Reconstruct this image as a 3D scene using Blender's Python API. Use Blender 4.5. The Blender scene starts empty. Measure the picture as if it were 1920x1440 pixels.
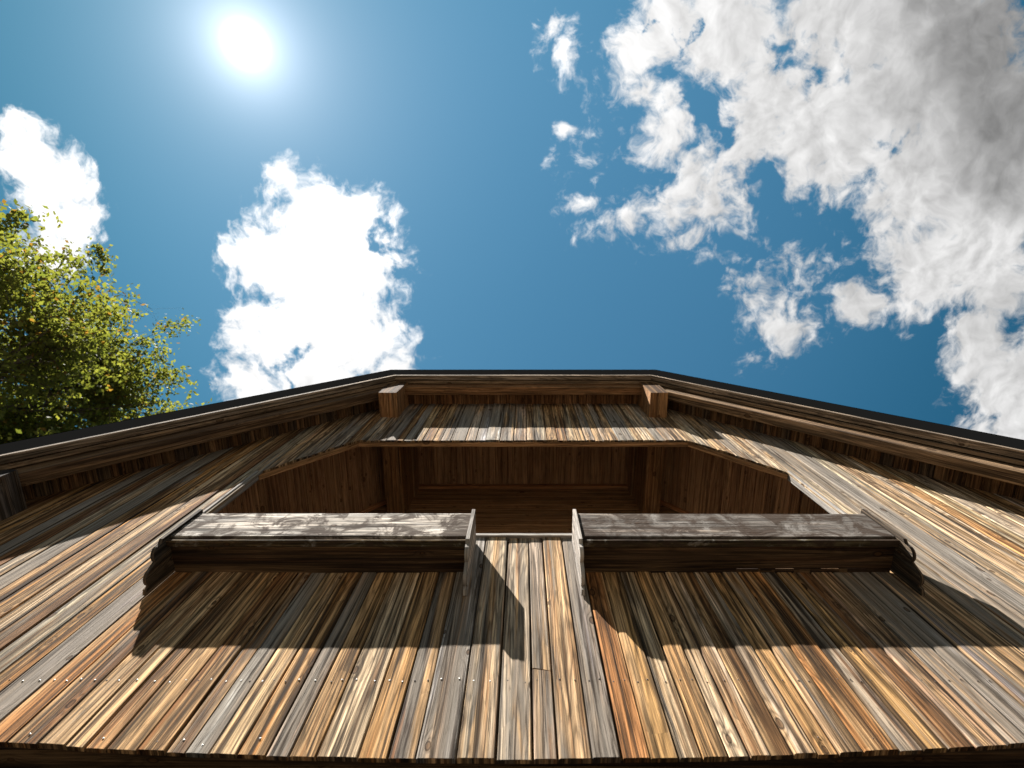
import bpy, bmesh, math, random
import numpy as np
from mathutils import Vector
random.seed(7)
rng = np.random.default_rng(11)
R = math.radians
D = 2.1                      # metres from the camera to the wall face
CAMZ = 1.6
F = 900.0                    # focal length in units of a 1920-wide frame
TH = R(76.57)                # camera elevation
CX = 981.0
scene = bpy.context.scene
EXPO = 1.9
col = scene.collection

def P(x, p, h):              # x, projection in front of the wall, height above the eye, all in units of D
    return Vector((x * D, -p * D, CAMZ + h * D))
def ray(px, py):             # direction of a photo pixel, used to place sun, clouds and tree in the world
    a = (px - CX) / F; b = (720 - py) / F
    return Vector((a, -b * math.sin(TH) + math.cos(TH), b * math.cos(TH) + math.sin(TH)))
def bx_of(px, h=0.79):       # wall x (units of D) seen at pixel px at height h
    return (px - CX) / F * (math.cos(TH) + h * math.sin(TH))

# ---------------------------------------------------------------- objects
def tag(o, label=None, cat=None, group=None, kind=None):
    if label: o['label'] = label
    if cat: o['category'] = cat
    if group: o['group'] = group
    if kind: o['kind'] = kind
    return o
def empty(name, loc):
    o = bpy.data.objects.new(name, None); o.location = loc; o.empty_display_size = 0.2
    col.objects.link(o); return o

class MB:
    """collects boards, beams and tubes; build() links them as one mesh with uv (metres) and a tint per face"""
    def __init__(s):
        s.v = []; s.f = []; s.uv = []; s.c = []; s.w = []
    def face(s, idx, uvs, c, w):
        s.f.append(idx); s.uv.extend(uvs); s.c.append(c); s.w.append(w)
    def board(s, o, U, V, N, w, L, t, c=(.3, .2, .1), wear=.5, ch=.003, seg=1, warp=0.0,
              b0=(0, 0), b1=(0, 0), uvo=None):
        """o corner (back face), U width dir, V length dir, N outward; b0/b1 = extra length at each end on left/right"""
        if uvo is None: uvo = (random.uniform(0, 60), random.uniform(0, 60))
        ch = min(ch, t * .45, w * .3)
        prof = [(0, 0), (0, t - ch), (ch, t), (w * .35, t + random.uniform(0, warp * .3)), (w * .65, t + random.uniform(0, warp * .3)),
                (w - ch, t), (w, t - ch), (w, 0)]
        n = len(prof); base = len(s.v)
        a1, a2 = random.uniform(0, 6), random.uniform(0, 6)
        k1, k2 = random.uniform(.6, 1.6), random.uniform(1.5, 3.5)
        tw = random.uniform(-1, 1)
        for i in range(seg + 1):
            r = i / seg
            for (u, q) in prof:
                fu = u / w
                st = b0[0] * (1 - fu) + b0[1] * fu
                en = L + b1[0] * (1 - fu) + b1[1] * fu
                v = st + (en - st) * r
                dn = warp * (math.sin(a1 + k1 * v) * .5 + .35 * tw * (fu - .5) * math.sin(a2 + k2 * v)) if q > 0 else 0
                du = warp * .35 * math.sin(a2 + k1 * 1.3 * v)
                s.v.append(o + U * (u + du) + V * v + N * (q + dn))
        cum = [0]
        for k in range(n - 1):
            cum.append(cum[-1] + math.hypot(prof[k + 1][0] - prof[k][0], prof[k + 1][1] - prof[k][1]))
        for i in range(seg):
            for k in range(n):
                k2_ = (k + 1) % n
                A = base + i * n + k; B = base + i * n + k2_; C_ = B + n; E = A + n
                u0 = cum[k]; u1 = cum[k2_] if k2_ else cum[-1] + w
                v0 = L * i / seg; v1 = L * (i + 1) / seg
                s.face((A, B, C_, E), [(uvo[0] + u0, uvo[1] + v0), (uvo[0] + u1, uvo[1] + v0),
                                       (uvo[0] + u1, uvo[1] + v1), (uvo[0] + u0, uvo[1] + v1)], c, wear)
        for i, rev in ((0, True), (seg, False)):
            ids = [base + i * n + k for k in range(n)]
            uv = [(uvo[0] + prof[k][0], uvo[1] + prof[k][1] * .2) for k in range(n)]
            if rev: ids.reverse(); uv.reverse()
            s.face(tuple(ids), uv, tuple(x * .22 for x in c), 0)  # end faces darkened: shade at the board ends is put into the tint
    def prism(s, pts, axis, c, wear=.5, along=None, uvo=None):
        """pts: ordered loop of 3-D points; extruded by vector axis"""
        if uvo is None: uvo = (random.uniform(0, 60), random.uniform(0, 60))
        n = len(pts); b = len(s.v)
        s.v += [Vector(p) for p in pts] + [Vector(p) + axis for p in pts]
        d = along or Vector((0, 0, 1))
        nn = axis.normalized()
        side = d.cross(nn)
        if side.length < .1: side = Vector((1, 0, 0))
        side.normalize()
        def q(p): return (uvo[0] + p.dot(side), uvo[1] + p.dot(d))
        s.face(tuple(range(b + n - 1, b - 1, -1)), [q(s.v[i]) for i in range(b + n - 1, b - 1, -1)], c, wear)
        s.face(tuple(range(b + n, b + 2 * n)), [q(s.v[i]) for i in range(b + n, b + 2 * n)], c, wear)
        L = axis.length; acc = 0
        for k in range(n):
            k2 = (k + 1) % n
            e = (s.v[b + k2] - s.v[b + k]).length
            s.face((b + k, b + k2, b + n + k2, b + n + k),
                   [(uvo[0] + 3, uvo[1] + acc), (uvo[0] + 3, uvo[1] + acc + e), (uvo[0] + 3 + L, uvo[1] + acc + e), (uvo[0] + 3 + L, uvo[1] + acc)], c, wear)
            acc += e
    def quad(s, pts, c, wear=.5, U=None):
        b = len(s.v); s.v += [Vector(p) for p in pts]
        p0 = s.v[b]; e = (U or (s.v[b + 1] - p0)).normalized()
        n_ = (s.v[b + 1] - p0).cross(s.v[b + 2] - p0).normalized(); e2 = n_.cross(e)
        s.face(tuple(range(b, b + len(pts))), [((p - p0).dot(e2), (p - p0).dot(e)) for p in s.v[b:]], c, wear)
    def build(s, name, mat, parent=None):
        me = bpy.data.meshes.new(name)
        me.from_pydata([tuple(v) for v in s.v], [], s.f)
        uvl = me.uv_layers.new(name='UVMap')
        uvl.data.foreach_set('uv', np.array(s.uv, dtype=np.float32).ravel())
        cnt = [len(f) for f in s.f]
        at = me.attributes.new('tint', 'FLOAT_COLOR', 'FACE')
        at.data.foreach_set('color', np.array([(*c, 1.0) for c in s.c], dtype=np.float32).ravel())
        aw = me.attributes.new('wear', 'FLOAT', 'FACE')
        aw.data.foreach_set('value', np.array(s.w, dtype=np.float32))
        bm = bmesh.new(); bm.from_mesh(me); bmesh.ops.recalc_face_normals(bm, faces=bm.faces); bm.to_mesh(me); bm.free()
        me.materials.append(mat)
        o = bpy.data.objects.new(name, me); col.objects.link(o)
        if parent:
            o.parent = parent
            o.matrix_parent_inverse = parent.matrix_world.inverted() if False else __import__('mathutils').Matrix.Translation(-ABS[parent])
        ABS[o] = Vector((0, 0, 0))
        return o
ABS = {}
def root(name, loc):
    o = empty(name, loc); ABS[o] = Vector(loc); return o

# ---------------------------------------------------------------- materials
class NT:
    def __init__(s, tree): s.t = tree; s.n = tree.nodes; s.l = tree.links
    def node(s, typ, **kw):
        x = s.n.new(typ)
        for k, v in kw.items(): setattr(x, k, v)
        return x
    def inp(s, sock, v):
        if isinstance(v, bpy.types.NodeSocket): s.l.new(v, sock)
        elif v is not None: sock.default_value = v
    def math(s, op, a, b=None, c=None, clamp=False):
        x = s.node('ShaderNodeMath', operation=op); x.use_clamp = clamp
        for i, v in enumerate((a, b, c)):
            if v is not None: s.inp(x.inputs[i], v)
        return x.outputs[0]
    def vmath(s, op, a, b=None):
        x = s.node('ShaderNodeVectorMath', operation=op)
        s.inp(x.inputs[0], a)
        if b is not None: s.inp(x.inputs[1], b)
        return x.outputs['Value'] if op in ('DISTANCE', 'DOT_PRODUCT', 'LENGTH') else x.outputs['Vector']
    def noise(s, vec, scale=1, detail=4, rough=.55, dist=0, dims='2D'):
        x = s.node('ShaderNodeTexNoise', noise_dimensions=dims)
        s.inp(x.inputs['Vector'], vec); x.inputs['Scale'].default_value = scale
        x.inputs['Detail'].default_value = detail; x.inputs['Roughness'].default_value = rough
        x.inputs['Distortion'].default_value = dist
        return x.outputs['Fac'], x.outputs['Color']
    def rng(s, v, a, b, c=0, d=1, smooth=True):
        x = s.node('ShaderNodeMapRange'); x.interpolation_type = 'SMOOTHSTEP' if smooth else 'LINEAR'
        s.inp(x.inputs['Value'], v)
        for k, val in zip(('From Min', 'From Max', 'To Min', 'To Max'), (a, b, c, d)): s.inp(x.inputs[k], val)
        return x.outputs['Result']
    def mix(s, f, a, b, mode='MIX'):
        x = s.node('ShaderNodeMix', data_type='RGBA', blend_type=mode)
        s.inp(x.inputs[0], f); s.inp(x.inputs[6], a); s.inp(x.inputs[7], b)
        return x.outputs[2]
    def comb(s, x, y, z=0):
        c = s.node('ShaderNodeCombineXYZ')
        for i, v in enumerate((x, y, z)): s.inp(c.inputs[i], v)
        return c.outputs[0]
    def sep(s, v):
        c = s.node('ShaderNodeSeparateXYZ'); s.inp(c.inputs[0], v); return c.outputs
    def attr(s, name, out='Color'):
        a = s.node('ShaderNodeAttribute', attribute_name=name); return a.outputs[out]

def base_mat(name):
    m = bpy.data.materials.new(name); m.use_nodes = True
    t = NT(m.node_tree); t.n.clear()
    out = t.node('ShaderNodeOutputMaterial'); b = t.node('ShaderNodeBsdfPrincipled')
    t.l.new(b.outputs[0], out.inputs[0])
    return m, t, b

def wood(name, gray=1.0, dark=1.0, mul=.53, mott=0.0, mixin=1.0, rough=.92, spec=.12, contrast=1.0, gcol=(.45, .385, .315, 1)):
    m, t, b = base_mat(name)
    uv = t.node('ShaderNodeUVMap', uv_map='UVMap').outputs[0]
    u, v, _ = t.sep(uv)
    tint = t.attr('tint'); wear = t.attr('wear', 'Fac')
    # knots: sparse cells, the grain bends round them
    kv = t.comb(t.math('MULTIPLY', u, 5.0), t.math('MULTIPLY', v, 2.2))
    vo = t.node('ShaderNodeTexVoronoi', voronoi_dimensions='2D', feature='F1'); t.inp(vo.inputs['Vector'], kv)
    vo.inputs['Scale'].default_value = 1.0; vo.inputs['Randomness'].default_value = 1.0
    dv = t.vmath('SUBTRACT', kv, vo.outputs['Position'])
    dx, dy, _ = t.sep(dv)
    kd = t.math('SQRT', t.math('ADD', t.math('POWER', t.math('MULTIPLY', dx, .2 / .017), 2.0), t.math('POWER', t.math('MULTIPLY', dy, .4545 / .030), 2.0)))
    ksz = t.math('MULTIPLY_ADD', t.sep(vo.outputs['Color'])[1], 1.7, .85)
    kd = t.math('MULTIPLY', kd, ksz)
    on = t.math('GREATER_THAN', t.sep(vo.outputs['Color'])[0], .50)
    near = t.math('MULTIPLY', t.math('DIVIDE', 1.0, t.math('ADD', 1.0, t.math('POWER', t.math('MULTIPLY', kd, .33), 2.0))), on)
    knot = t.math('MULTIPLY', t.rng(kd, 1.15, .55), on)
    kring = t.math('MULTIPLY', t.math('MULTIPLY', t.rng(kd, .6, 1.0), t.rng(kd, 1.5, 1.05)), on)
    # contour grain (cathedral lines)
    g0, _ = t.noise(t.comb(t.math('MULTIPLY', u, 9), t.math('MULTIPLY', v, .7)), 1, 3, .45, .2)
    field = t.math('ADD', t.math('MULTIPLY', g0, 12.0), t.math('ADD', t.math('MULTIPLY', near, 3.2), t.math('MULTIPLY', u, 32)))
    lines = t.math('MULTIPLY_ADD', t.math('SINE', t.math('MULTIPLY', field, 4.2)), .5, .5)
    lines = t.math('POWER', lines, 2.2)
    # streaks
    s1, _ = t.noise(t.comb(t.math('MULTIPLY', u, 36), t.math('MULTIPLY', v, .8)), 1, 6, .62, .4)
    s2, _ = t.noise(t.comb(t.math('MULTIPLY', u, 190), t.math('MULTIPLY', v, 3.0)), 1, 4, .65)
    s3, _ = t.noise(t.comb(t.math('MULTIPLY', u, 12), t.math('MULTIPLY', v, .8)), 1, 5, .62, .7)
    s4, _ = t.noise(t.comb(t.math('MULTIPLY', u, 20), t.math('MULTIPLY', v, .5)), 1, 7, .66, .6)
    s5, _ = t.noise(t.comb(t.math('MULTIPLY', u, 60), t.math('MULTIPLY', v, 9)), 1, 5, .7)
    val = t.math('MULTIPLY_ADD', t.rng(s1, .3, .68, -.5, .5), 1.15 * contrast, 1.0)
    val = t.math('MULTIPLY', val, t.math('MULTIPLY_ADD', t.math('SUBTRACT', s2, .5), 1.3 * contrast, 1.0))
    val = t.math('MULTIPLY', val, t.math('MULTIPLY_ADD', lines, -.45 * contrast, 1.2))
    s6, _ = t.noise(t.comb(t.math('MULTIPLY', u, 11), t.math('MULTIPLY', v, .42)), 1, 3, .55, .6)
    s7, _ = t.noise(t.comb(t.math('MULTIPLY', u, 23), t.math('MULTIPLY', v, .6)), 1, 4, .6, .4)
    val = t.math('POWER', t.math('MAXIMUM', val, .02), 1.0 + .42 * contrast)
    tint = t.mix(t.math('MULTIPLY', t.rng(s6, .42, .62), 0.85 * mixin), tint, (.46, .285, .14, 1))
    tint = t.mix(t.math('MULTIPLY', t.rng(s7, .52, .70), .7 * mixin), tint, (.19, .08, .028, 1))
    c1 = t.mix(1.0, tint, t.comb(val, val, val), 'MULTIPLY')
    # silvery weathering
    gf = t.math('MULTIPLY', t.rng(t.math('ADD', s3, t.math('MULTIPLY', t.math('SUBTRACT', wear, .5), .75)), .47, .70), .85 * gray)
    gv = t.math('MULTIPLY', t.math('MULTIPLY_ADD', s1, 1.1, .3), t.math('MULTIPLY_ADD', s2, .9, .5))
    gg = t.mix(1.0, gcol, t.comb(gv, gv, gv), 'MULTIPLY')
    c2 = t.mix(gf, c1, gg)
    # dark water streaks and dirt
    df = t.math('MULTIPLY', t.rng(s4, .52, .66), .88 * dark)
    c3 = t.mix(df, c2, (.040, .026, .017, 1))
    df2 = t.math('MULTIPLY', t.rng(s5, .58, .8), .55 * dark)
    c3 = t.mix(df2, c3, (.05, .034, .024, 1))
    # cracks along the grain
    ck, _ = t.noise(t.comb(t.math('MULTIPLY', u, 33), t.math('MULTIPLY', v, .22)), 1, 2, .5)
    ckf = t.rng(t.math('ABSOLUTE', t.math('SUBTRACT', ck, .5)), .010, .002)
    ckm = t.math('MULTIPLY', ckf, t.rng(s3, .45, .6))
    c4 = t.mix(t.math('MULTIPLY', ckm, .85), c3, (.018, .013, .010, 1))
    c5 = t.mix(t.math('MULTIPLY', knot, .72), c4, (.13, .062, .026, 1))
    c5 = t.mix(t.math('MULTIPLY', kring, .85), c5, (.035, .018, .010, 1))
    if mott:
        m1, _ = t.noise(t.comb(t.math('MULTIPLY', u, 5.5), t.math('MULTIPLY', v, 5.0)), 1, 9, .70, .5)
        c5 = t.mix(t.math('MULTIPLY', t.rng(m1, .44, .60), mott * .9), c5, (.085, .058, .042, 1))
        c5 = t.mix(t.math('MULTIPLY', t.rng(m1, .44, .30), mott * .6), c5, (.50, .46, .42, 1))
    c5 = t.mix(1.0, c5, (mul, mul, mul, 1), 'MULTIPLY')
    t.l.new(c5, b.inputs['Base Color'])
    rr = t.math('MULTIPLY_ADD', s1, .2, rough - .1); t.l.new(rr, b.inputs['Roughness'])
    b.inputs['Specular IOR Level'].default_value = spec
    hgt = t.math('ADD', t.math('MULTIPLY', lines, -.35), t.math('ADD', t.math('MULTIPLY', s2, .9), t.math('ADD', t.math('MULTIPLY', s1, 1.4), t.math('MULTIPLY', ckm, -2.2))))
    bp = t.node('ShaderNodeBump'); bp.inputs['Strength'].default_value = .8; bp.inputs['Distance'].default_value = .0035
    t.l.new(hgt, bp.inputs['Height']); t.l.new(bp.outputs[0], b.inputs['Normal'])
    return m

M_CLAD = wood('weathered_cladding')
M_BEAM = wood('beam_wood', gray=.25, dark=.6, contrast=.7, mul=.58, mixin=.3)
M_EAVE = wood('eave_wood', gray=.2, dark=.8, contrast=.8, mul=.50, mixin=.3)
M_IN = wood('sheltered_wood', gray=.0, dark=.25, contrast=.55, mul=1.0, mixin=.3)  # unweathered; mul raised so the colour carries the balcony's bounce light
M_BOX = wood('grey_box_wood', gray=1.0, dark=1.0, rough=.95, spec=.08, contrast=1.0, gcol=(.30, .265, .235, 1), mixin=.2, mott=1.0, mul=.5)
M_TRIM = wood('grey_trim_wood', gray=1.0, dark=.7, rough=.9, contrast=1.0, gcol=(.48, .44, .40, 1), mixin=.2, mul=.6)

def plain(name, c, rough=.6, metal=0, amp=.3, scale=20):
    m, t, b = base_mat(name)
    tc = t.node('ShaderNodeTexCoord').outputs['Object']
    n, _ = t.noise(tc, scale, 5, .6, 0, '3D')
    k = t.math('MULTIPLY_ADD', n, amp * 2, 1 - amp)
    t.l.new(t.mix(1.0, (*c, 1), t.comb(k, k, k), 'MULTIPLY'), b.inputs['Base Color'])
    b.inputs['Roughness'].default_value = rough; b.inputs['Metallic'].default_value = metal
    bp = t.node('ShaderNodeBump'); bp.inputs['Strength'].default_value = .3; bp.inputs['Distance'].default_value = .01
    t.l.new(n, bp.inputs['Height']); t.l.new(bp.outputs[0], b.inputs['Normal'])
    return m
M_ROOF = plain('dark_roofing', (.0025, .0025, .0025), 1.0)
_n = M_ROOF.node_tree; _d = _n.nodes.new('ShaderNodeBsdfDiffuse'); _d.inputs['Color'].default_value = (.006, .006, .006, 1)
_n.links.new(_d.outputs[0], [x for x in _n.nodes if x.type == 'OUTPUT_MATERIAL'][0].inputs[0])
M_NAIL = plain('nail_zinc', (.36, .35, .33), .45, .7, .2, 300)
M_RUST = plain('nail_rust', (.05, .035, .028), .7, .2, .2, 300)

def ground_mat():
    m, t, b = base_mat('gravel_ground')
    tc = t.node('ShaderNodeTexCoord').outputs['Object']
    n1, _ = t.noise(tc, .35, 5, .6, 0, '3D'); n2, _ = t.noise(tc, 30, 6, .7, 0, '3D')
    c = t.mix(t.rng(n1, .35, .7), (.075, .062, .045, 1), (.11, .092, .068, 1))
    c = t.mix(t.math('MULTIPLY', t.rng(n2, .4, .7), .6), c, (.04, .034, .026, 1))
    t.l.new(c, b.inputs['Base Color']); b.inputs['Roughness'].default_value = .95
    bp = t.node('ShaderNodeBump'); bp.inputs['Distance'].default_value = .05; t.l.new(n2, bp.inputs['Height']); t.l.new(bp.outputs[0], b.inputs['Normal'])
    return m

# ---------------------------------------------------------------- palette (albedo)
PAL = dict(honey=(.50, .285, .115), orange=(.43, .205, .072), tan=(.50, .335, .185), cream=(.60, .445, .28), silver=(.57, .53, .49),
           slate=(.20, .18, .17), brown=(.21, .105, .045), dark=(.10, .068, .052), graytan=(.43, .335, .245), red=(.27, .125, .05), pale=(.64, .50, .35))
WEAR = dict(honey=.28, orange=.25, tan=.4, cream=.4, silver=.85, slate=.75, brown=.35, dark=.45, graytan=.62, red=.2, pale=.5)
def tone(k, j=.12):
    c = PAL[k]; s = 1 + random.uniform(-j, j)
    return tuple(max(0.01, x * s * (1 + random.uniform(-.05, .05))) for x in c), min(1, max(0, WEAR[k] + random.uniform(-.12, .12)))

# ---------------------------------------------------------------- the house
SL = 1.257                    # rake slope
HX, HH = .955, 3.50            # where the clipped gable bends, height of its soffit
def under(x):
    ax = abs(x); return HH if ax <= HX else HH - SL * (ax - HX)
OT, OX = 2.71, .988           # opening: head height, head half width
BX, BH = 1.337, 2.235         # lower end of the bevels = jamb line
SILL = 1.640
SLB = (OT - BH) / (BX - OX)
def open_top(x):
    ax = abs(x)
    if ax >= BX: return None
    return OT if ax <= OX else OT - SLB * (ax - OX)
def bottom(x): return .790 + .034 * (min(abs(x), 1.5) / 1.08) ** 2
EAVE = 2.75                   # half width of the house

house = root('wooden_house', (0, 0, 0))
tag(house, 'tall weathered wooden house gable of vertical boards with a clipped roof and an open balcony', 'house')

edges = [43, 100, 140, 182, 245, 300, 340, 386, 440, 495, 540, 592, 670, 728, 780, 855, 930, 1000, 1046, 1110, 1166, 1220, 1275, 1318, 1368, 1408, 1448, 1494, 1538, 1580, 1628, 1698, 1745, 1794, 1850, 1915]
kinds = ['tan', 'tan', 'honey', 'honey', 'red', 'brown', 'silver', 'tan', 'orange', 'graytan', 'honey', 'cream', 'honey', 'dark', 'silver', 'graytan', 'graytan', 'graytan', 'tan',
         'slate', 'orange', 'honey', 'cream', 'honey', 'cream', 'pale', 'brown', 'pale', 'honey', 'tan', 'orange', 'graytan', 'honey', 'brown', 'tan']
xs = [bx_of(e) for e in edges]
edges_split = (bx_of(1000), bx_of(1046))
lk = ['brown', 'orange', 'slate', 'orange', 'graytan', 'brown', 'cream', 'orange', 'brown', 'silver', 'graytan', 'brown', 'silver', 'brown', 'orange', 'brown', 'brown', 'graytan', 'brown', 'orange', 'brown']
rk = ['graytan', 'silver', 'slate', 'tan', 'pale', 'graytan', 'silver', 'pale', 'cream', 'pale', 'honey', 'cream', 'pale', 'cream', 'honey', 'pale', 'cream', 'honey', 'cream', 'pale', 'cream', 'honey']
i = 0
while xs[0] > -EAVE:
    xs.insert(0, xs[0] - random.uniform(.058, .095)); kinds.insert(0, lk[i % len(lk)]); i += 1
i = 0
while xs[-1] < EAVE:
    xs.append(xs[-1] + random.uniform(.058, .1)); kinds.append(rk[i % len(rk)]); i += 1
X, Y, Z = Vector((1, 0, 0)), Vector((0, 1, 0)), Vector((0, 0, 1))
NF = -Y
clad = MB(); nails = []
GAP = .006
upper_pool = ['graytan', 'silver', 'tan', 'slate', 'graytan', 'cream', 'brown', 'graytan', 'silver', 'tan']
lower_center = {}
for k in range(len(xs) - 1):
    x0, x1 = xs[k], xs[k + 1]; xm = (x0 + x1) / 2
    w = (x1 - x0) * D - GAP
    c, wr = tone(kinds[k])
    dep = random.choice((0, 0, .002, .003, .005, .008)) + random.uniform(0, .002)
    th = .022
    gl, gr = random.uniform(.001, .006), random.uniform(.001, .006)
    def put(h0l, h0r, h1l, h1r, c, wr, dep):
        o = Vector((x0 * D + gl, .006, CAMZ + min(h0l, h0r) * D))
        base = min(h0l, h0r); L = (max(h1l, h1r) - base) * D
        clad.board(o, X, Z, NF, (x1 - x0) * D - gl - gr, L, th + dep, c, wr, ch=.005, seg=max(2, int(L / .35)), warp=.0045,
                   b0=((h0l - base) * D, (h0r - base) * D), b1=(-(max(h1l, h1r) - h1l) * D, -(max(h1l, h1r) - h1r) * D))
    rag = random.uniform(-.0012, .0012)
    hb0, hb1 = bottom(x0) + rag, bottom(x1) + rag
    if abs(xm) < BX - .012:
        if edges_split[0] < xm < edges_split[1]:       # one board is two lengths with an open butt joint
            put(hb0, hb1, 1.020, 1.012, c, wr, dep); put(1.027, 1.017, SILL, SILL, *tone('graytan'), dep * .5)
        else: put(hb0, hb1, SILL, SILL, c, wr, dep)
        # above the opening
        uk = random.choice(upper_pool)
        if xm > .3: uk = random.choice(['cream', 'graytan', 'silver', 'pale', 'tan'])
        c2, w2 = tone(uk)
        rag = random.uniform(-.008, .004)
        n_sub = 2 if w > .13 else 1
        put(open_top(max(min(x0, BX - .001), -BX + .001)) + rag, open_top(max(min(x1, BX - .001), -BX + .001)) + rag,
            under(x0) + .01, under(x1) + .01, c2, w2, dep * .6)
    else:
        put(hb0, hb1, under(x0) + .01, under(x1) + .01, c, wr, dep)
    if -1.3 < xm < 1.2:
        for f_ in ((.25, .75) if w > .1 else (.5,)):
            nails.append((x0 * D + GAP / 2 + w * (f_ + random.uniform(-.05, .05)), th + dep, .985 + random.uniform(-.004, .004), xm))
        if random.random() < .18:
            nails.append((x0 * D + GAP / 2 + w * .5, th + dep, .83 + random.uniform(-.01, .02), xm))
wall = clad.build('wall', M_CLAD, house)
wall['label'] = 'weathered vertical cladding boards, orange, tan and silver grey'

# dark sheathing behind the boards, with the opening left free, and the storey and soffit below, the overhang's shade painted into their tints
sh = MB()
def slab(mb, pts2, y0, y1, c, wear=.5):    # pts2 in (x,h) units of D
    mb.prism([Vector((x * D, y0, CAMZ + h * D)) for x, h in pts2], Vector((0, y1 - y0, 0)), c, wear)
DK = (.05, .033, .022)
slab(sh, [(-EAVE + .02, .86), (EAVE - .02, .86), (EAVE - .02, SILL - .01), (-EAVE + .02, SILL - .01)], .010, .10, DK)
for s in (-1, 1):
    pts = [(s * BX, SILL - .01), (s * (EAVE - .02), SILL - .01), (s * (EAVE - .02), under(EAVE - .02)), (s * HX, HH), (s * OX, HH), (s * OX, OT), (s * BX, BH)]
    slab(sh, pts, .010, .07, DK)
slab(sh, [(-OX, OT), (OX, OT), (OX, HH), (-OX, HH)], .010, .07, DK)
sh.build('sheathing', M_IN, house)
lw = MB()
x = -EAVE + .06
while x < EAVE - .1:
    w = random.uniform(.07, .1)
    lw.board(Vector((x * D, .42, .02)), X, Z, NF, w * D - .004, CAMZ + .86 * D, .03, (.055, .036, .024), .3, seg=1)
    x += w
lw.build('lower_wall', M_BEAM, house)
ov = MB()
yy = .03
while yy < .40:
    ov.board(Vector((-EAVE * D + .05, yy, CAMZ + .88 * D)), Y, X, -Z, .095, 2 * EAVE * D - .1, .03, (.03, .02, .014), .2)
    yy += .1
ov.build('overhang_soffit', M_BEAM, house)
for s in (-1, 1):
    sw = MB()
    yv = .03
    while yv < 9.0:
        sw.board(Vector((s * (EAVE * D - .03), yv, .02)), Y, Z, X * s, .17, CAMZ + under(EAVE) * D, .03, tone('brown')[0], .5)
        yv += .175
    sw.build('side_wall', M_CLAD, house)

# nails, each its own piece
nm = {}
for nmname, mt in (('z', M_NAIL), ('r', M_RUST)):
    bm = bmesh.new()
    bmesh.ops.create_uvsphere(bm, u_segments=10, v_segments=6, radius=.0046)
    for v in bm.verts: v.co.y *= .45
    me = bpy.data.meshes.new('nail'); bm.to_mesh(me); bm.free(); me.materials.append(mt)
    for p in me.polygons: p.use_smooth = True
    nm[nmname] = me
from mathutils import Matrix
nails = nails[:100]
for (nx, nd, nh, xm) in nails:
    bright = xm < -.02 and random.random() < .8
    o = bpy.data.objects.new('nail', nm['z' if bright else 'r']); col.objects.link(o)
    o.location = (nx, .006 - nd - .0015, CAMZ + nh * D); o.parent = wall

# ---- opening trim
HD = (.40, .215, .10); 
lin = MB()
lin.board(P(-OX + .004, -.003, OT - .006), X * 1, X, Z, .01, .01, .01) if False else None
def beam(mb, a, b, wdir, ndir, w, t, c, wear=.4, ch=.006, seg=4, warp=.0):
    V = (b - a); L = V.length; V = V / L
    mb.board(a, wdir, V, ndir, w, L, t, c, wear, ch, seg, warp)
# lintel underside board (horizontal) and bevel boards
l1 = MB(); beam(l1, P(-OX, -.0345, OT + .006), P(OX, -.0345, OT + .006), -Y, -Z, .062, .020, HD, .2)
l1.build('lintel', M_BEAM, house)
for s in (-1, 1):
    lb = MB()
    a = P(s * OX, -.0335, OT + .010); b = P(s * BX, -.0335, BH + .010)
    dirv = (b - a).normalized(); nd = Vector((-dirv.z, 0, dirv.x)) 
    if nd.z > 0: nd = -nd
    beam(lb, a, b, -Y, nd, .062, .020, HD, .2)
    lb.build('lintel', M_BEAM, house)
    jb = MB()
    jc = (.42, .40, .37)
    beam(jb, P(s * (BX + .008), -.0345, SILL + .012), P(s * (BX + .008), -.0345, BH + .02), -Y, -X * s, .098, .026, jc, .9)
    jb.build('jamb', M_TRIM, house)
sl = MB(); beam(sl, P(-BX, -.07, SILL - .006), P(BX, -.07, SILL - .006), -Y, Z, .07 * D + .046, .034, (.50, .46, .41), .8, seg=6)
sl.build('sill', M_TRIM, house)

# ---- balcony interior
DB = .75                       # depth behind the wall
CH = 3.66
INC = [(.25, .138, .072), (.22, .12, .062), (.28, .158, .084), (.20, .108, .056)]
cl = MB(); xx = -.86
while xx < .86:
    w = min(random.uniform(.045, .058), .86 - xx + .001)
    cl.board(P(xx, .0, CH), X, Y, -Z, w * D - .004, DB * D, .02, random.choice(INC), .2, ch=.004)
    xx += w
cl.build('ceiling', M_IN, house)
for s in (-1, 1):
    cs = MB(); q = 0.0
    p0 = P(s * .985, .0, 3.43); dv = Vector((s, 0, -SL)).normalized(); nv = Vector((-s * SL, 0, -1)).normalized()
    while q < 1.05:
        w = random.uniform(.045, .06)
        cs.board(p0 + dv * q * D - Y * 0 + Y * .07, dv, Y, nv, w * D - .004, DB * D - .07, .02, random.choice(INC), .2, ch=.004)
        q += w
    cs.build('sloping_ceiling', M_IN, house)
    tr = MB(); beam(tr, p0 + nv * .02 + Y * (.16), p0 + dv * 1.05 * D + nv * .02 + Y * (.16), Y, nv, .09, .06, (.26, .11, .045), .2)
    tr.build('rafter', M_IN, house)
    t2 = MB(); beam(t2, p0 + nv * .02 + Y * (DB * D - .05), p0 + dv * 1.05 * D + nv * .02 + Y * (DB * D - .05), -Y, nv, .06, .05, (.28, .12, .05), .2)
    t2.build('ceiling_trim', M_IN, house)
    sd = MB(); zz = 1.2
    while zz < 3.1:
        sd.board(P(s * 1.66, -.05, zz), Z, Y, -X * s, .07 * D - .004, (DB - .05) * D, .02, random.choice(INC), .2)
        zz += .07
    sd.build('balcony_side_wall', M_IN, house)
bw = MB(); zz = 1.15
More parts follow.
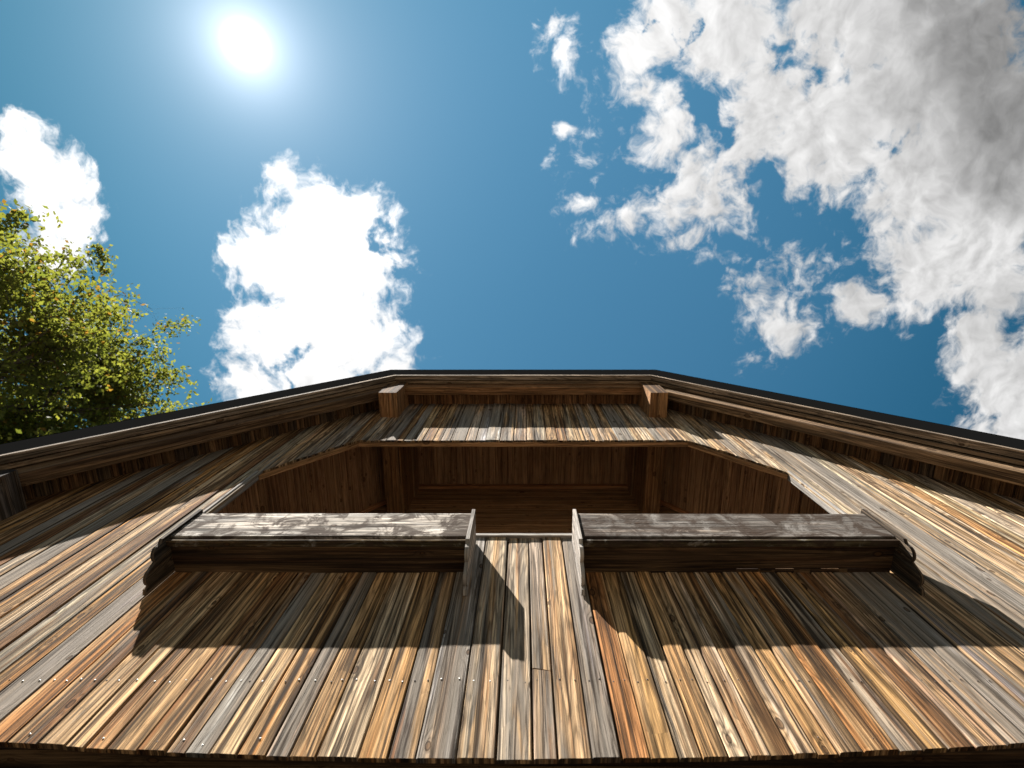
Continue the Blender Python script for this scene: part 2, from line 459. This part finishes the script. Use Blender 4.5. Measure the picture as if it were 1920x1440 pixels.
while zz < 3.75:
    w = random.uniform(.066, .08)
    bw.board(P(-1.68, -DB, zz), Z, X, -Y, w * D - .004, 3.36 * D, .02, random.choice([(.25, .13, .058), (.22, .115, .05), (.29, .15, .066)]), .2, ch=.006)
    zz += w
bw.build('back_wall', M_IN, house)
t3 = MB(); beam(t3, P(-.855, -DB + .012, CH - .012), P(.855, -DB + .012, CH - .012), -Z, -Y, .05 * D, .05, (.30, .135, .055), .2)
t3.build('ceiling_trim', M_IN, house)
for s in (-1, 1):
    g2 = MB(); g2.board(P(s * .86, -.034, 3.47), Z, Y, -X * s, .22 * D, (DB - .04) * D, .02, INC[1], .2)
    g2.build('ceiling_trim', M_IN, house)
fl = MB(); yy = .08
while yy < DB * D:
    fl.board(Vector((-1.68 * D, yy, CAMZ + 1.14 * D)), Y, X, Z, .14, 3.36 * D, .03, (.22, .17, .12), .6)
    yy += .145
fl.build('balcony_floor', M_BEAM, house)

# ---- purlins: run out through the wall and back into the balcony
def purlin(x0, x1, h0, h1, p, back, c, mat=None):
    mb = MB()
    mb.board(P(x0, p, h0), X, Y, Z, (x1 - x0) * D, (p + back) * D, (h1 - h0) * D, c, .35, ch=.008, seg=3, warp=.0)
    o = mb.build('purlin', mat or M_BEAM, house)
    return o
PC = (.34, .17, .072)
purlin(-.985, -.862, 3.16, 3.494, .185, DB, PC)
purlin(.866, .985, 3.16, 3.494, .185, DB, PC)
for s in (-1, 1):
    a, b = (s * 2.115, s * 2.235) if s < 0 else (2.24, 2.365)
    hh = under(max(abs(a), abs(b))) - .02
    purlin(min(a, b), max(a, b), hh - .245, hh, .185, .05, (.16, .13, .11), M_EAVE)

# ---- roof
roof = MB()
PE = .228
TX, TT = 1.05, 3.725           # top edge corner of the clipped gable
def top(x): return TT if abs(x) <= TX else TT - SL * (abs(x) - TX)
APX = TT + SL * TX
RX = 3.15; BK = 4.6
fr = PE - TX
RC = (.02, .02, .02)
for s in (-1, 1):
    pts = [P(s * RX, PE, top(RX)), P(s * TX, PE, TT), P(0, fr, APX), P(0, -BK, APX), P(s * RX, -BK, top(RX))]
    roof.quad(pts, RC)
roof.quad([P(-TX, PE, TT), P(TX, PE, TT), P(0, fr, APX)], RC)
# dark front edge of the covering
def edge_strip(mb, p0, p1, lo, hi, c, wear=.4):
    """board following the roof's edge between the fractions lo and hi of its thickness"""
    bot = [(-RX, under(RX)), (-HX, HH), (HX, HH), (RX, under(RX))]
    tp = [(-RX, top(RX)), (-TX, TT), (TX, TT), (RX, top(RX))]
    def at(k, f): return (bot[k][0] + (tp[k][0] - bot[k][0]) * f, bot[k][1] + (tp[k][1] - bot[k][1]) * f)
    for k in range(3):
        q = [at(k, lo), at(k + 1, lo), at(k + 1, hi), at(k, hi)]
        pts = [P(x, p0, h) for x, h in q]
        mb.prism(pts, -Y * (p1 - p0) * D, c, wear, along=(pts[1] - pts[0]).normalized())
edge_strip(roof, .19, PE - .001, .07, .985, RC)
ro = roof.build('roof', M_ROOF, house)
ro['label'] = 'dark roofing edge following the clipped gable'
f1 = MB(); edge_strip(f1, .196, .232, -.035, .055, (.27, .215, .165), .3); f1.build('fascia', M_TRIM, ro)
f2 = MB(); edge_strip(f2, .172, .189, -.10, .03, (.36, .25, .16), .5); f2.build('fascia', M_EAVE, ro)
# soffit boards, running out from the wall
so = MB()
def soffit_run(a, b, nd):
    L = (b - a).length; d = (b - a) / L; q = 0
    while q < L:
        w = min(random.uniform(.10, .135), L - q + .001)
        c = random.choice([(.33, .15, .062), (.29, .13, .054), (.36, .175, .08)] if abs(d.z) < .1 else [(.20, .10, .045), (.17, .085, .038), (.22, .115, .055), (.14, .075, .036), (.12, .08, .052)])  # level run lighter, sloping runs darker: bounce and eave shade painted into the tints
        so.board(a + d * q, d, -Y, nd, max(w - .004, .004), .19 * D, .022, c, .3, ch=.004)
        q += w
soffit_run(P(-HX, 0, HH + .012), P(HX, 0, HH + .012), -Z)
for s in (-1, 1):
    n_ = Vector((-s * SL, 0, -1)).normalized()
    soffit_run(P(s * HX, 0, HH + .012), P(s * RX, 0, under(RX) + .012), n_)
so.build('soffit', M_EAVE, ro)
# flying rafters under the soffit
r1 = MB(); beam(r1, P(-.862, .165, HH - .002), P(.866, .165, HH - .002), Y, -Z, .06 * D, .10 * D, (.33, .165, .075), .35, seg=4); r1.build('rafter', M_EAVE, ro)
for s in (-1, 1):
    n_ = Vector((-s * SL, 0, -1)).normalized()
    rb = MB()
    off = n_ * .004
    beam(rb, P(s * 1.0, .165, under(1.0)) + off, P(s * RX, .165, under(RX)) + off, Y, n_, .06 * D, .10 * D, (.17, .105, .062) if s < 0 else (.28, .18, .105), .45, seg=6)  # left rafter tinted darker, its shade painted in
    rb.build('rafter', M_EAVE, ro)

# ---------------------------------------------------------------- flower boxes
def flower_box(xa, xb, label, c, inner):
    g = root('flower_box', P((xa + xb) / 2, .07, 1.426))
    tag(g, label, 'flower box', 'wooden flower boxes below the balcony opening')
    t = .024
    FT, FB, PF = 1.584, 1.428, .140
    fb = MB(); fb.board(P(xa, PF - t / D, FB), Z, X, -Y, (FT - FB) * D, (xb - xa) * D, t, c, .75 if inner < 0 else .35, ch=.006, seg=8, warp=.004)
    fb.build('front_board', M_BOX, g)
    lp = MB(); lp.board(P(xa, PF - .003, FB - .012), Y, X, -Z, .05, (xb - xa) * D, .018, (.075, .06, .035), .1, ch=.004, seg=3)
    lp.build('bottom_lip', M_BOX, g)
    bt = MB()
    bt.board(P(xa, PF - .029, FB + .004), Y, X, -Z, (PF - .029 - (.004 if inner > 0 else .024)) * D, (xb - xa) * D, .022, (.045, .026, .016), .0, ch=.004, seg=3)  # underside tints near black, ledger too: shade beneath the box is in the colour
    bt.build('bottom_board', M_BEAM, g)
    if inner > 0:
        bk = MB(); bk.board(P(xa, .034 + .001, FB + .006), Z, X, Y, .135 * D, (xb - xa) * D, .02, (.12, .09, .07), .5)
        bk.build('back_board', M_BOX, g)
    else:                                   # a narrow ledger closes the bottom; slits of sunlight show beside it
        q_ = lambda px: (px - CX) / F * 1.608
        lg = MB(); cur = xa
        for u0, u1, wd in ((1381, 1423, .0028), (1426, 1448, .0022), (1454, 1490, .0026), (1500, 1520, .0012), (1540, 1575, .0026), (1590, 1627, .0022), (1, 1, 0)):
            e0, e1 = (q_(u0), q_(u1)) if wd else (xb, xb)
            lg.board(P(cur, .0242, FB + .0042), Y, X, -Z, .0235 * D, (e0 - cur) * D, .021, (.045, .026, .016), .0, ch=.001)
            if wd: lg.board(P(e0, .024 - wd, FB + .0042), Y, X, -Z, (.0233 - wd) * D, (e1 - e0) * D, .021, (.045, .026, .016), .0, ch=.001)
            cur = e1
        lg.build('ledger', M_BEAM, g)
    # scalloped end boards reaching back to the wall
    prof = [(.016, 1.295)]
    def arc(cx, ch, r, a0, a1, n=8):
        return [(cx + r * math.cos(R(a0 + (a1 - a0) * i / n)), ch + r * math.sin(R(a0 + (a1 - a0) * i / n))) for i in range(n + 1)]
    prof += [(.034, 1.300)]
    prof += arc(.056, 1.332, .026, 222, 335, 8)
    prof += [(.088, 1.342)]
    prof += arc(.110, 1.378, .028, 235, 345, 8)
    prof += [(.138, 1.388), (.150, 1.398), (.150, FT + .012), (.016, FT + .012)]
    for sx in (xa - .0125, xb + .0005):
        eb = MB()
        eb.prism([P(sx, p, h) for p, h in prof], X * .025, ((.42, .38, .34) if (sx < xa) == (inner < 0) else (.06, .05, .04)), .6 if (sx < xa) == (inner < 0) else 0.0)  # outer ends near black with their shade in the tint, inner ends pale
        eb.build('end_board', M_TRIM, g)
    return g
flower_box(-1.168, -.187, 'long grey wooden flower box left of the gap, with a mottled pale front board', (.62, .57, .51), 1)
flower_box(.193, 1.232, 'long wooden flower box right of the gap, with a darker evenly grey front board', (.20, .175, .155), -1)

# ---------------------------------------------------------------- ground
bm = bmesh.new(); bmesh.ops.create_grid(bm, x_segments=60, y_segments=60, size=400)
for v in bm.verts:
    r_ = math.hypot(v.co.x, v.co.y); v.co.z = 0 if r_ < 30 else .4 * math.sin(v.co.x * .03) * math.cos(v.co.y * .04) - .3
me = bpy.data.meshes.new('ground'); bm.to_mesh(me); bm.free(); me.materials.append(ground_mat())
go = bpy.data.objects.new('ground', me); col.objects.link(go); tag(go, kind='structure')

# ---------------------------------------------------------------- tree beside the house
def leaf_mat():
    m = bpy.data.materials.new('leaves'); m.use_nodes = True
    t = NT(m.node_tree); t.n.clear()
    out = t.node('ShaderNodeOutputMaterial')
    c = t.attr('tint')
    df = t.node('ShaderNodeBsdfPrincipled'); t.l.new(c, df.inputs['Base Color']); df.inputs['Roughness'].default_value = .65; df.inputs['Specular IOR Level'].default_value = .12
    tl = t.node('ShaderNodeBsdfTranslucent'); t.l.new(t.mix(1.0, c, (1.5, 1.45, .6, 1), 'MULTIPLY'), tl.inputs['Color'])
    mx = t.node('ShaderNodeMixShader'); mx.inputs[0].default_value = .5
    t.l.new(df.outputs[0], mx.inputs[1]); t.l.new(tl.outputs[0], mx.inputs[2]); t.l.new(mx.outputs[0], out.inputs[0])
    return m
M_LEAF = leaf_mat(); M_BARK = plain('bark', (.07, .055, .042), .9, 0, .4, 12)

def tube(verts, faces, pts, rad, n=7):
    prev = None
    for i, (p, r) in enumerate(zip(pts, rad)):
        d = (pts[min(i + 1, len(pts) - 1)] - pts[max(i - 1, 0)]).normalized()
        a = d.cross(Vector((.3, .9, .2))).normalized(); b_ = d.cross(a)
        base = len(verts)
        for k in range(n):
            an = 2 * math.pi * k / n
            verts.append(p + a * math.cos(an) * r + b_ * math.sin(an) * r)
        if i:
            for k in range(n):
                faces.append((base - n + k, base - n + (k + 1) % n, base + (k + 1) % n, base + k))

def make_tree(base, cc, rad3):
    t = root('broadleaf_tree', base)
    tag(t, 'tall yellow-green broadleaf tree rising beyond the left slope of the roof', 'tree')
    V, Fc = [], []
    tips = []
    rs = random.Random(5)
    def grow(p, d, L, r, lvl):
        n = 5; pts = [p]; rr = [r]
        q_ = p + d * L; e_ = ((q_.x - cc.x) / rad3.x) ** 2 + ((q_.y - cc.y) / rad3.y) ** 2 + ((q_.z - cc.z) / rad3.z) ** 2
        if e_ > 1.05: L *= max(.3, 1.05 / e_)
        for i in range(n):
            d = (d + Vector((rs.uniform(-1, 1), rs.uniform(-1, 1), rs.uniform(-.6, .9))) * (.10 + .05 * lvl)).normalized()
            p = p + d * L / n; pts.append(p); rr.append(r * (1 - .62 * (i + 1) / n))
        tube(V, Fc, pts, rr, 8 if lvl < 2 else 5)
        if lvl >= 2:
            for q in pts[2:]: tips.append(q)
        if lvl < 4:
            for k in range({0: 0, 1: 6, 2: 6, 3: 5}[lvl] if lvl else 0):
                i = rs.randint(1, n)
                side = Vector((rs.uniform(-1, 1), rs.uniform(-1, 1), rs.uniform(-.4, .8))).normalized()
                nd = (d * .55 + side * .9).normalized()
                q = pts[i]
                e = q + nd * L * .55
                grow(q, nd, L * rs.uniform(.45, .62), rr[i] * .62, lvl + 1)
        return pts, rr
    b0 = Vector(base)
    H = cc.z + rad3.z * .55
    pts = [b0 + Vector((0, 0, -.2))]; rr = [.42]
    for i in range(1, 11):
        pts.append(b0 + Vector((rs.uniform(-.2, .2) + (cc.x - b0.x) * i / 10, rs.uniform(-.2, .2) + (cc.y - b0.y) * i / 10, H * i / 10))); rr.append(.42 * (1 - .085 * i))
    tube(V, Fc, pts, rr, 10)
    for i in range(3, 11):
        for k in range(5 if i > 3 else 3):
            a = rs.uniform(0, 2 * math.pi); zf = (pts[i].z - cc.z) / rad3.z
            L = max(1.6, rad3.x * math.sqrt(max(.05, 1 - zf * zf)) * rs.uniform(.55, .85))
            d = Vector((math.cos(a), math.sin(a), rs.uniform(.05, .6) + (.6 if i >= 9 else 0))).normalized()
            grow(pts[i], d, L, rr[i] * .45, 1)
    me = bpy.data.meshes.new('trunk'); me.from_pydata([tuple(v) for v in V], [], Fc); me.materials.append(M_BARK)
    for p in me.polygons: p.use_smooth = True
    o = bpy.data.objects.new('trunk', me); col.objects.link(o); o.parent = t; o.matrix_parent_inverse = Matrix.Translation(-Vector(base))
    # leaves round the twigs
    T = np.array([tuple(q) for q in tips])
    rel = (T - np.array(cc)) / np.array(rad3)
    T = T[(rel ** 2).sum(1) < 1.1 + .35 * np.sin(rel[:, 0] * 7 + 1) * np.sin(rel[:, 1] * 6) + .2 * np.sin(rel[:, 2] * 9)]
    NL = LEAVES
    idx = rng.integers(0, len(T), NL)
    ctr = T[idx] + rng.normal(0, 1, (NL, 3)) * rng.choice([.07, .11, .17], NL)[:, None]
    size = rng.uniform(.042, .085, NL)
    a = rng.normal(0, 1, (NL, 3)); a[:, 2] *= .6; a /= np.linalg.norm(a, axis=1)[:, None]
    b = rng.normal(0, 1, (NL, 3)); b -= (b * a).sum(1)[:, None] * a; b /= np.linalg.norm(b, axis=1)[:, None]
    nrm = np.cross(a, b)
    q0 = ctr - a * size[:, None]; q2 = ctr + a * size[:, None]
    q1 = ctr + b * (size * .6)[:, None] + nrm * (size * .12)[:, None]; q3 = ctr - b * (size * .6)[:, None] + nrm * (size * .12)[:, None]
    vs = np.stack([q0, q1, q2, q3], 1).reshape(-1, 3)
    me = bpy.data.meshes.new('crown')
    me.vertices.add(NL * 4); me.vertices.foreach_set('co', vs.astype(np.float32).ravel())
    me.loops.add(NL * 4); me.loops.foreach_set('vertex_index', np.arange(NL * 4, dtype=np.int32))
    me.polygons.add(NL); me.polygons.foreach_set('loop_start', np.arange(0, NL * 4, 4, dtype=np.int32)); me.polygons.foreach_set('loop_total', np.full(NL, 4, dtype=np.int32))
    me.update(calc_edges=True)
    clump = rng.uniform(0, 1, len(T))[idx] * .5 + rng.uniform(0, 1, NL) * .5
    c0 = np.array([.080, .105, .030]); c1 = np.array([.175, .180, .055])
    cc_ = c0 + (c1 - c0) * clump[:, None]
    warm = rng.uniform(0, 1, NL) > .96
    cc_[warm] = np.array([.17, .10, .03])
    at = me.attributes.new('tint', 'FLOAT_COLOR', 'FACE')
    at.data.foreach_set('color', np.concatenate([cc_, np.ones((NL, 1))], 1).astype(np.float32).ravel())
    me.materials.append(M_LEAF)
    o = bpy.data.objects.new('crown', me); col.objects.link(o); o.parent = t; o.matrix_parent_inverse = Matrix.Translation(-Vector(base))
LEAVES = 115000
make_tree((-14.6, 1.2, 0), Vector((-13.9, 1.6, 12.1)), Vector((6.0, 6.4, 5.5)))

# ---------------------------------------------------------------- light, sky, clouds
sun_d = ray(461, 84).normalized()
elev = math.asin(sun_d.z); az = math.atan2(sun_d.x, sun_d.y)
sl_ = bpy.data.lights.new('sun', 'SUN'); sl_.energy = 5.0; sl_.angle = R(.53); sl_.color = (1, .96, .90)
so_ = bpy.data.objects.new('sun', sl_); col.objects.link(so_); so_.rotation_euler = sun_d.to_track_quat('Z', 'Y').to_euler(); so_.location = (-6, -5, 14)

w = bpy.data.worlds.new('World'); scene.world = w; w.use_nodes = True
t = NT(w.node_tree); t.n.clear()
out = t.node('ShaderNodeOutputWorld'); bg = t.node('ShaderNodeBackground'); t.l.new(bg.outputs[0], out.inputs[0])
STR = .05; bg.inputs['Strength'].default_value = STR
sky = t.node('ShaderNodeTexSky', sky_type='NISHITA'); sky.sun_disc = False
sky.sun_elevation = elev; sky.sun_rotation = az; sky.altitude = 900; sky.air_density = 1.0; sky.dust_density = .05; sky.ozone_density = 1.0
vec = t.node('ShaderNodeTexCoord').outputs['Generated']
dirn = t.vmath('NORMALIZE', vec)
dx, dy, dz = t.sep(dirn)
zz = t.math('MAXIMUM', dz, .06)
uv = t.comb(t.math('DIVIDE', dx, zz), t.math('DIVIDE', dy, zz))
_, wc = t.noise(uv, 5.5, 3, .55, 0, '2D'); _, wc2 = t.noise(uv, 22, 3, .6, 0, '2D')
def vscale(v, k):
    x = t.node('ShaderNodeVectorMath', operation='SCALE'); t.inp(x.inputs[0], v); x.inputs['Scale'].default_value = k; return x.outputs[0]
wv = t.vmath('ADD', vscale(t.vmath('SUBTRACT', wc, (.5, .5, .5)), .08), vscale(t.vmath('SUBTRACT', wc2, (.5, .5, .5)), .012))
uvw = t.vmath('MULTIPLY', t.vmath('ADD', uv, wv), (1, 1, 0))
uvw0 = uvw
_, wc3 = t.noise(uv, 11, 8, .6, 0, '2D')
uvh = t.vmath('MULTIPLY', t.vmath('ADD', uvw, vscale(t.vmath('SUBTRACT', wc3, (.5, .5, .5)), .22)), (1, 1, 0))
def uvp(px, py):
    d = ray(px, py); return Vector((d.x / d.z, d.y / d.z, 0))
def field(blobs, uvw=None):
    uvw = uvw or uvw0
    acc = None
    for (px, py, r, wt) in blobs:
        c = uvp(px, py)
        rad = r * .5 * ((uvp(px + 5, py) - uvp(px - 5, py)).length + (uvp(px, py + 5) - uvp(px, py - 5)).length) / 10
        dd = t.vmath('DISTANCE', uvw, tuple(c))
        f = t.math('MULTIPLY_ADD', dd, -wt / rad, wt)
        if acc is None: acc = f
        else: acc = t.math('SMOOTH_MAX', acc, f, .12)
    return acc
BL = [(600, 395, 80, 1.0), (550, 345, 40, .75), (680, 405, 68, .85), (600, 500, 150, 1.3), (505, 480, 80, .9), (690, 510, 85, 1), (640, 620, 135, 1.3), (520, 640, 100, 1), (470, 715, 70, .9), (725, 600, 50, .8), (600, 720, 120, 1.2), (745, 690, 40, .7),
      (50, 262, 62, .9), (90, 335, 85, 1.1), (135, 410, 65, .9), (105, 470, 65, .9), (20, 310, 40, .7),
      (1185, 115, 60, .65), (1260, 40, 90, .85), (1350, 60, 130, .95), (1235, 240, 85, .72), (1290, 320, 75, .62), (1450, 190, 130, 1.0), (1560, 230, 150, 1.3), (1600, 40, 170, 1.3), (1760, 100, 200, 1.6), (1870, 260, 200, 1.6), (1560, 335, 65, .9), (1760, 350, 150, 1.3), (1850, 430, 160, 1.3), (1740, 500, 100, 1.1), (1620, 580, 55, .9), (1700, 545, 70, .9), (1890, 540, 70, .9), (1420, 260, 90, 1),
      (1195, 410, 55, .45), (1330, 400, 75, .6), (1395, 375, 60, .55), (1285, 440, 45, .45), (1450, 580, 70, .6), (1490, 615, 45, .5), (1400, 570, 40, .45), (1500, 500, 55, .42), (1545, 465, 40, .4),
      (1040, 50, 45, .5), (1055, 95, 40, .35), (1100, 320, 45, .22), (1060, 243, 18, .45), (1090, 390, 30, .2),
      (1210, 180, 60, .7), (1330, 140, 60, .6), (1500, 330, 55, .8), (1350, 340, 60, .6), (1265, 395, 50, .45), (725, 430, 50, .75), (740, 500, 40, .65), (750, 620, 28, .55), (430, 480, 40, .6),
      (1840, 650, 75, 1), (1880, 740, 100, 1.1), (1920, 800, 110, 1.1), (2000, 650, 120, 1),
      (2100, 300, 260, 1.4), (1700, -200, 260, 1.2), (-180, 300, 120, .9)]
HO = [(1335, 225, 50, .5), (1325, 190, 30, .4), (1470, 95, 50, .5), (1560, 85, 75, .55), (1420, 335, 70, .5), (1440, 390, 60, .4), (1250, 290, 40, .3), (735, 470, 45, .7), (545, 690, 30, .5), (1230, 60, 22, .5), (1480, 400, 70, .5), (1665, 300, 40, .45)]
fb_ = field(BL); fh = field(HO, uvh)
def billow(v, sc):
    x = t.node('ShaderNodeTexVoronoi', voronoi_dimensions='2D', feature='SMOOTH_F1'); t.inp(x.inputs['Vector'], v)
    x.inputs['Scale'].default_value = sc; x.inputs['Smoothness'].default_value = .35; x.inputs['Detail'].default_value = 3; x.inputs['Roughness'].default_value = .55
    x.normalize = True
    return x.outputs['Distance']
su = sun_d.xy / sun_d.z; su = Vector((su[0], su[1], 0))
n1, _ = t.noise(uvw, 8, 14, .60, 0, '2D')
n2, _ = t.noise(uvw, 30, 10, .66, 0, '2D')
bw1 = billow(uvw, 20)
tos = t.vmath('SUBTRACT', tuple(su), uvw)
uvs = t.vmath('ADD', uvw, vscale(t.vmath('NORMALIZE', tos), .022))
n1s, _ = t.noise(uvs, 8, 6, .60, 0, '2D')
bw2 = billow(uvs, 20)
relief = t.math('ADD', t.math('MULTIPLY', t.math('SUBTRACT', n1, n1s), 1.6), t.math('MULTIPLY', t.math('SUBTRACT', bw2, bw1), .9))
nn = t.math('ADD', t.math('ADD', t.math('MULTIPLY', t.math('SUBTRACT', n1, .5), 1.5), t.math('MULTIPLY', t.math('SUBTRACT', n2, .5), 1.15)), t.math('MULTIPLY', t.math('SUBTRACT', bw1, .42), -.55))
dens = t.math('ADD', fb_, nn)
dens = t.math('SUBTRACT', dens, t.math('MULTIPLY', t.math('MAXIMUM', fh, 0), 1.0))
alpha = t.rng(dens, -.04, .58)
alpha = t.math('MULTIPLY', alpha, t.rng(dz, .05, .2))
# brightness of the cloud: bright towards the sun, grey where it is thick and far from it
TK = [(1850, 60, 300, 1.0), (1900, 230, 220, 1.0), (1760, 10, 150, .8), (1890, 330, 140, .8), (2050, 200, 300, 1.0), (1900, 620, 120, .35)]
tk = t.math('ADD', t.math('MAXIMUM', field(TK), 0), t.math('MULTIPLY', t.math('SUBTRACT', n1, .5), .9))
ang = t.math('MULTIPLY', t.math('ARCCOSINE', t.math('MINIMUM', t.vmath('DOT_PRODUCT', dirn, tuple(sun_d)), .999999)), 180 / math.pi)
CW = 1.0 / STR / 2 ** EXPO
CB = 1.0
near_sun = t.rng(ang, 18, 52, 1.25, .74)
rel_k = t.rng(ang, 20, 50, .30, .62)
body = t.math('MULTIPLY', t.rng(tk, .02, .85, 1.0, .40), t.math('ADD', t.math('MULTIPLY', relief, rel_k), 1.0))
lum = t.math('MULTIPLY', t.math('MULTIPLY', body, near_sun), CB * CW)
cloud = t.mix(1.0, (1.0, .995, .99, 1), t.comb(lum, lum, lum), 'MULTIPLY')
sc_ = t.node('ShaderNodeSeparateColor'); t.l.new(sky.outputs[0], sc_.inputs[0])
KS = 2 ** (1.5 - EXPO)
deep = t.comb(t.math('MULTIPLY', t.math('POWER', sc_.outputs[0], 1.8), .74 * KS), t.math('MULTIPLY', t.math('POWER', sc_.outputs[1], 1.25), 1.12 * KS), t.math('MULTIPLY', sc_.outputs[2], 1.1 * KS))
low = t.mix(1.0, sky.outputs[0], (.36 * KS, .32 * KS, .29 * KS, 1), 'MULTIPLY')
blue = t.mix(t.rng(dz, .25, .62), low, deep)
zf = t.rng(dz, .58, .97, .45, 1.0)
blue = t.mix(1.0, blue, t.comb(t.math('POWER', zf, 1.9), zf, t.math('POWER', zf, .85)), 'MULTIPLY')
c = t.mix(alpha, blue, cloud)
# the sun's own glare and aureole
core = t.math('MULTIPLY', t.math('EXPONENT', t.math('MULTIPLY', t.math('POWER', t.math('DIVIDE', ang, .8), 2.0), -1.0)), 30.0 * CW)
halo = t.math('ADD', t.math('MULTIPLY', t.math('EXPONENT', t.math('DIVIDE', ang, -2.0)), 1.5 * CW), t.math('MULTIPLY', t.math('EXPONENT', t.math('DIVIDE', ang, -6.5)), .42 * CW))
gl = t.math('ADD', core, halo)
c = t.mix(1.0, c, t.mix(1.0, (.93, .93, 1, 1), t.comb(gl, gl, gl), 'MULTIPLY'), 'ADD')
t.l.new(c, bg.inputs['Color'])

# ---------------------------------------------------------------- camera
cam = bpy.data.cameras.new('camera'); co = bpy.data.objects.new('camera', cam); col.objects.link(co)
cam.sensor_width = 36; cam.lens = F / 1920 * 36; cam.shift_x = -(CX - 960) / 1920
cam.clip_start = .05; cam.clip_end = 3000
co.location = (0, -D, CAMZ); co.rotation_euler = (TH + math.pi / 2, 0, 0)
cam.dof.use_dof = True; cam.dof.focus_distance = 3.6; cam.dof.aperture_fstop = 1.8
scene.camera = co
scene.view_settings.view_transform = 'Standard'; scene.view_settings.look = 'None'
scene.view_settings.exposure = EXPO; scene.view_settings.gamma = 1
scene.cycles.max_bounces = 8
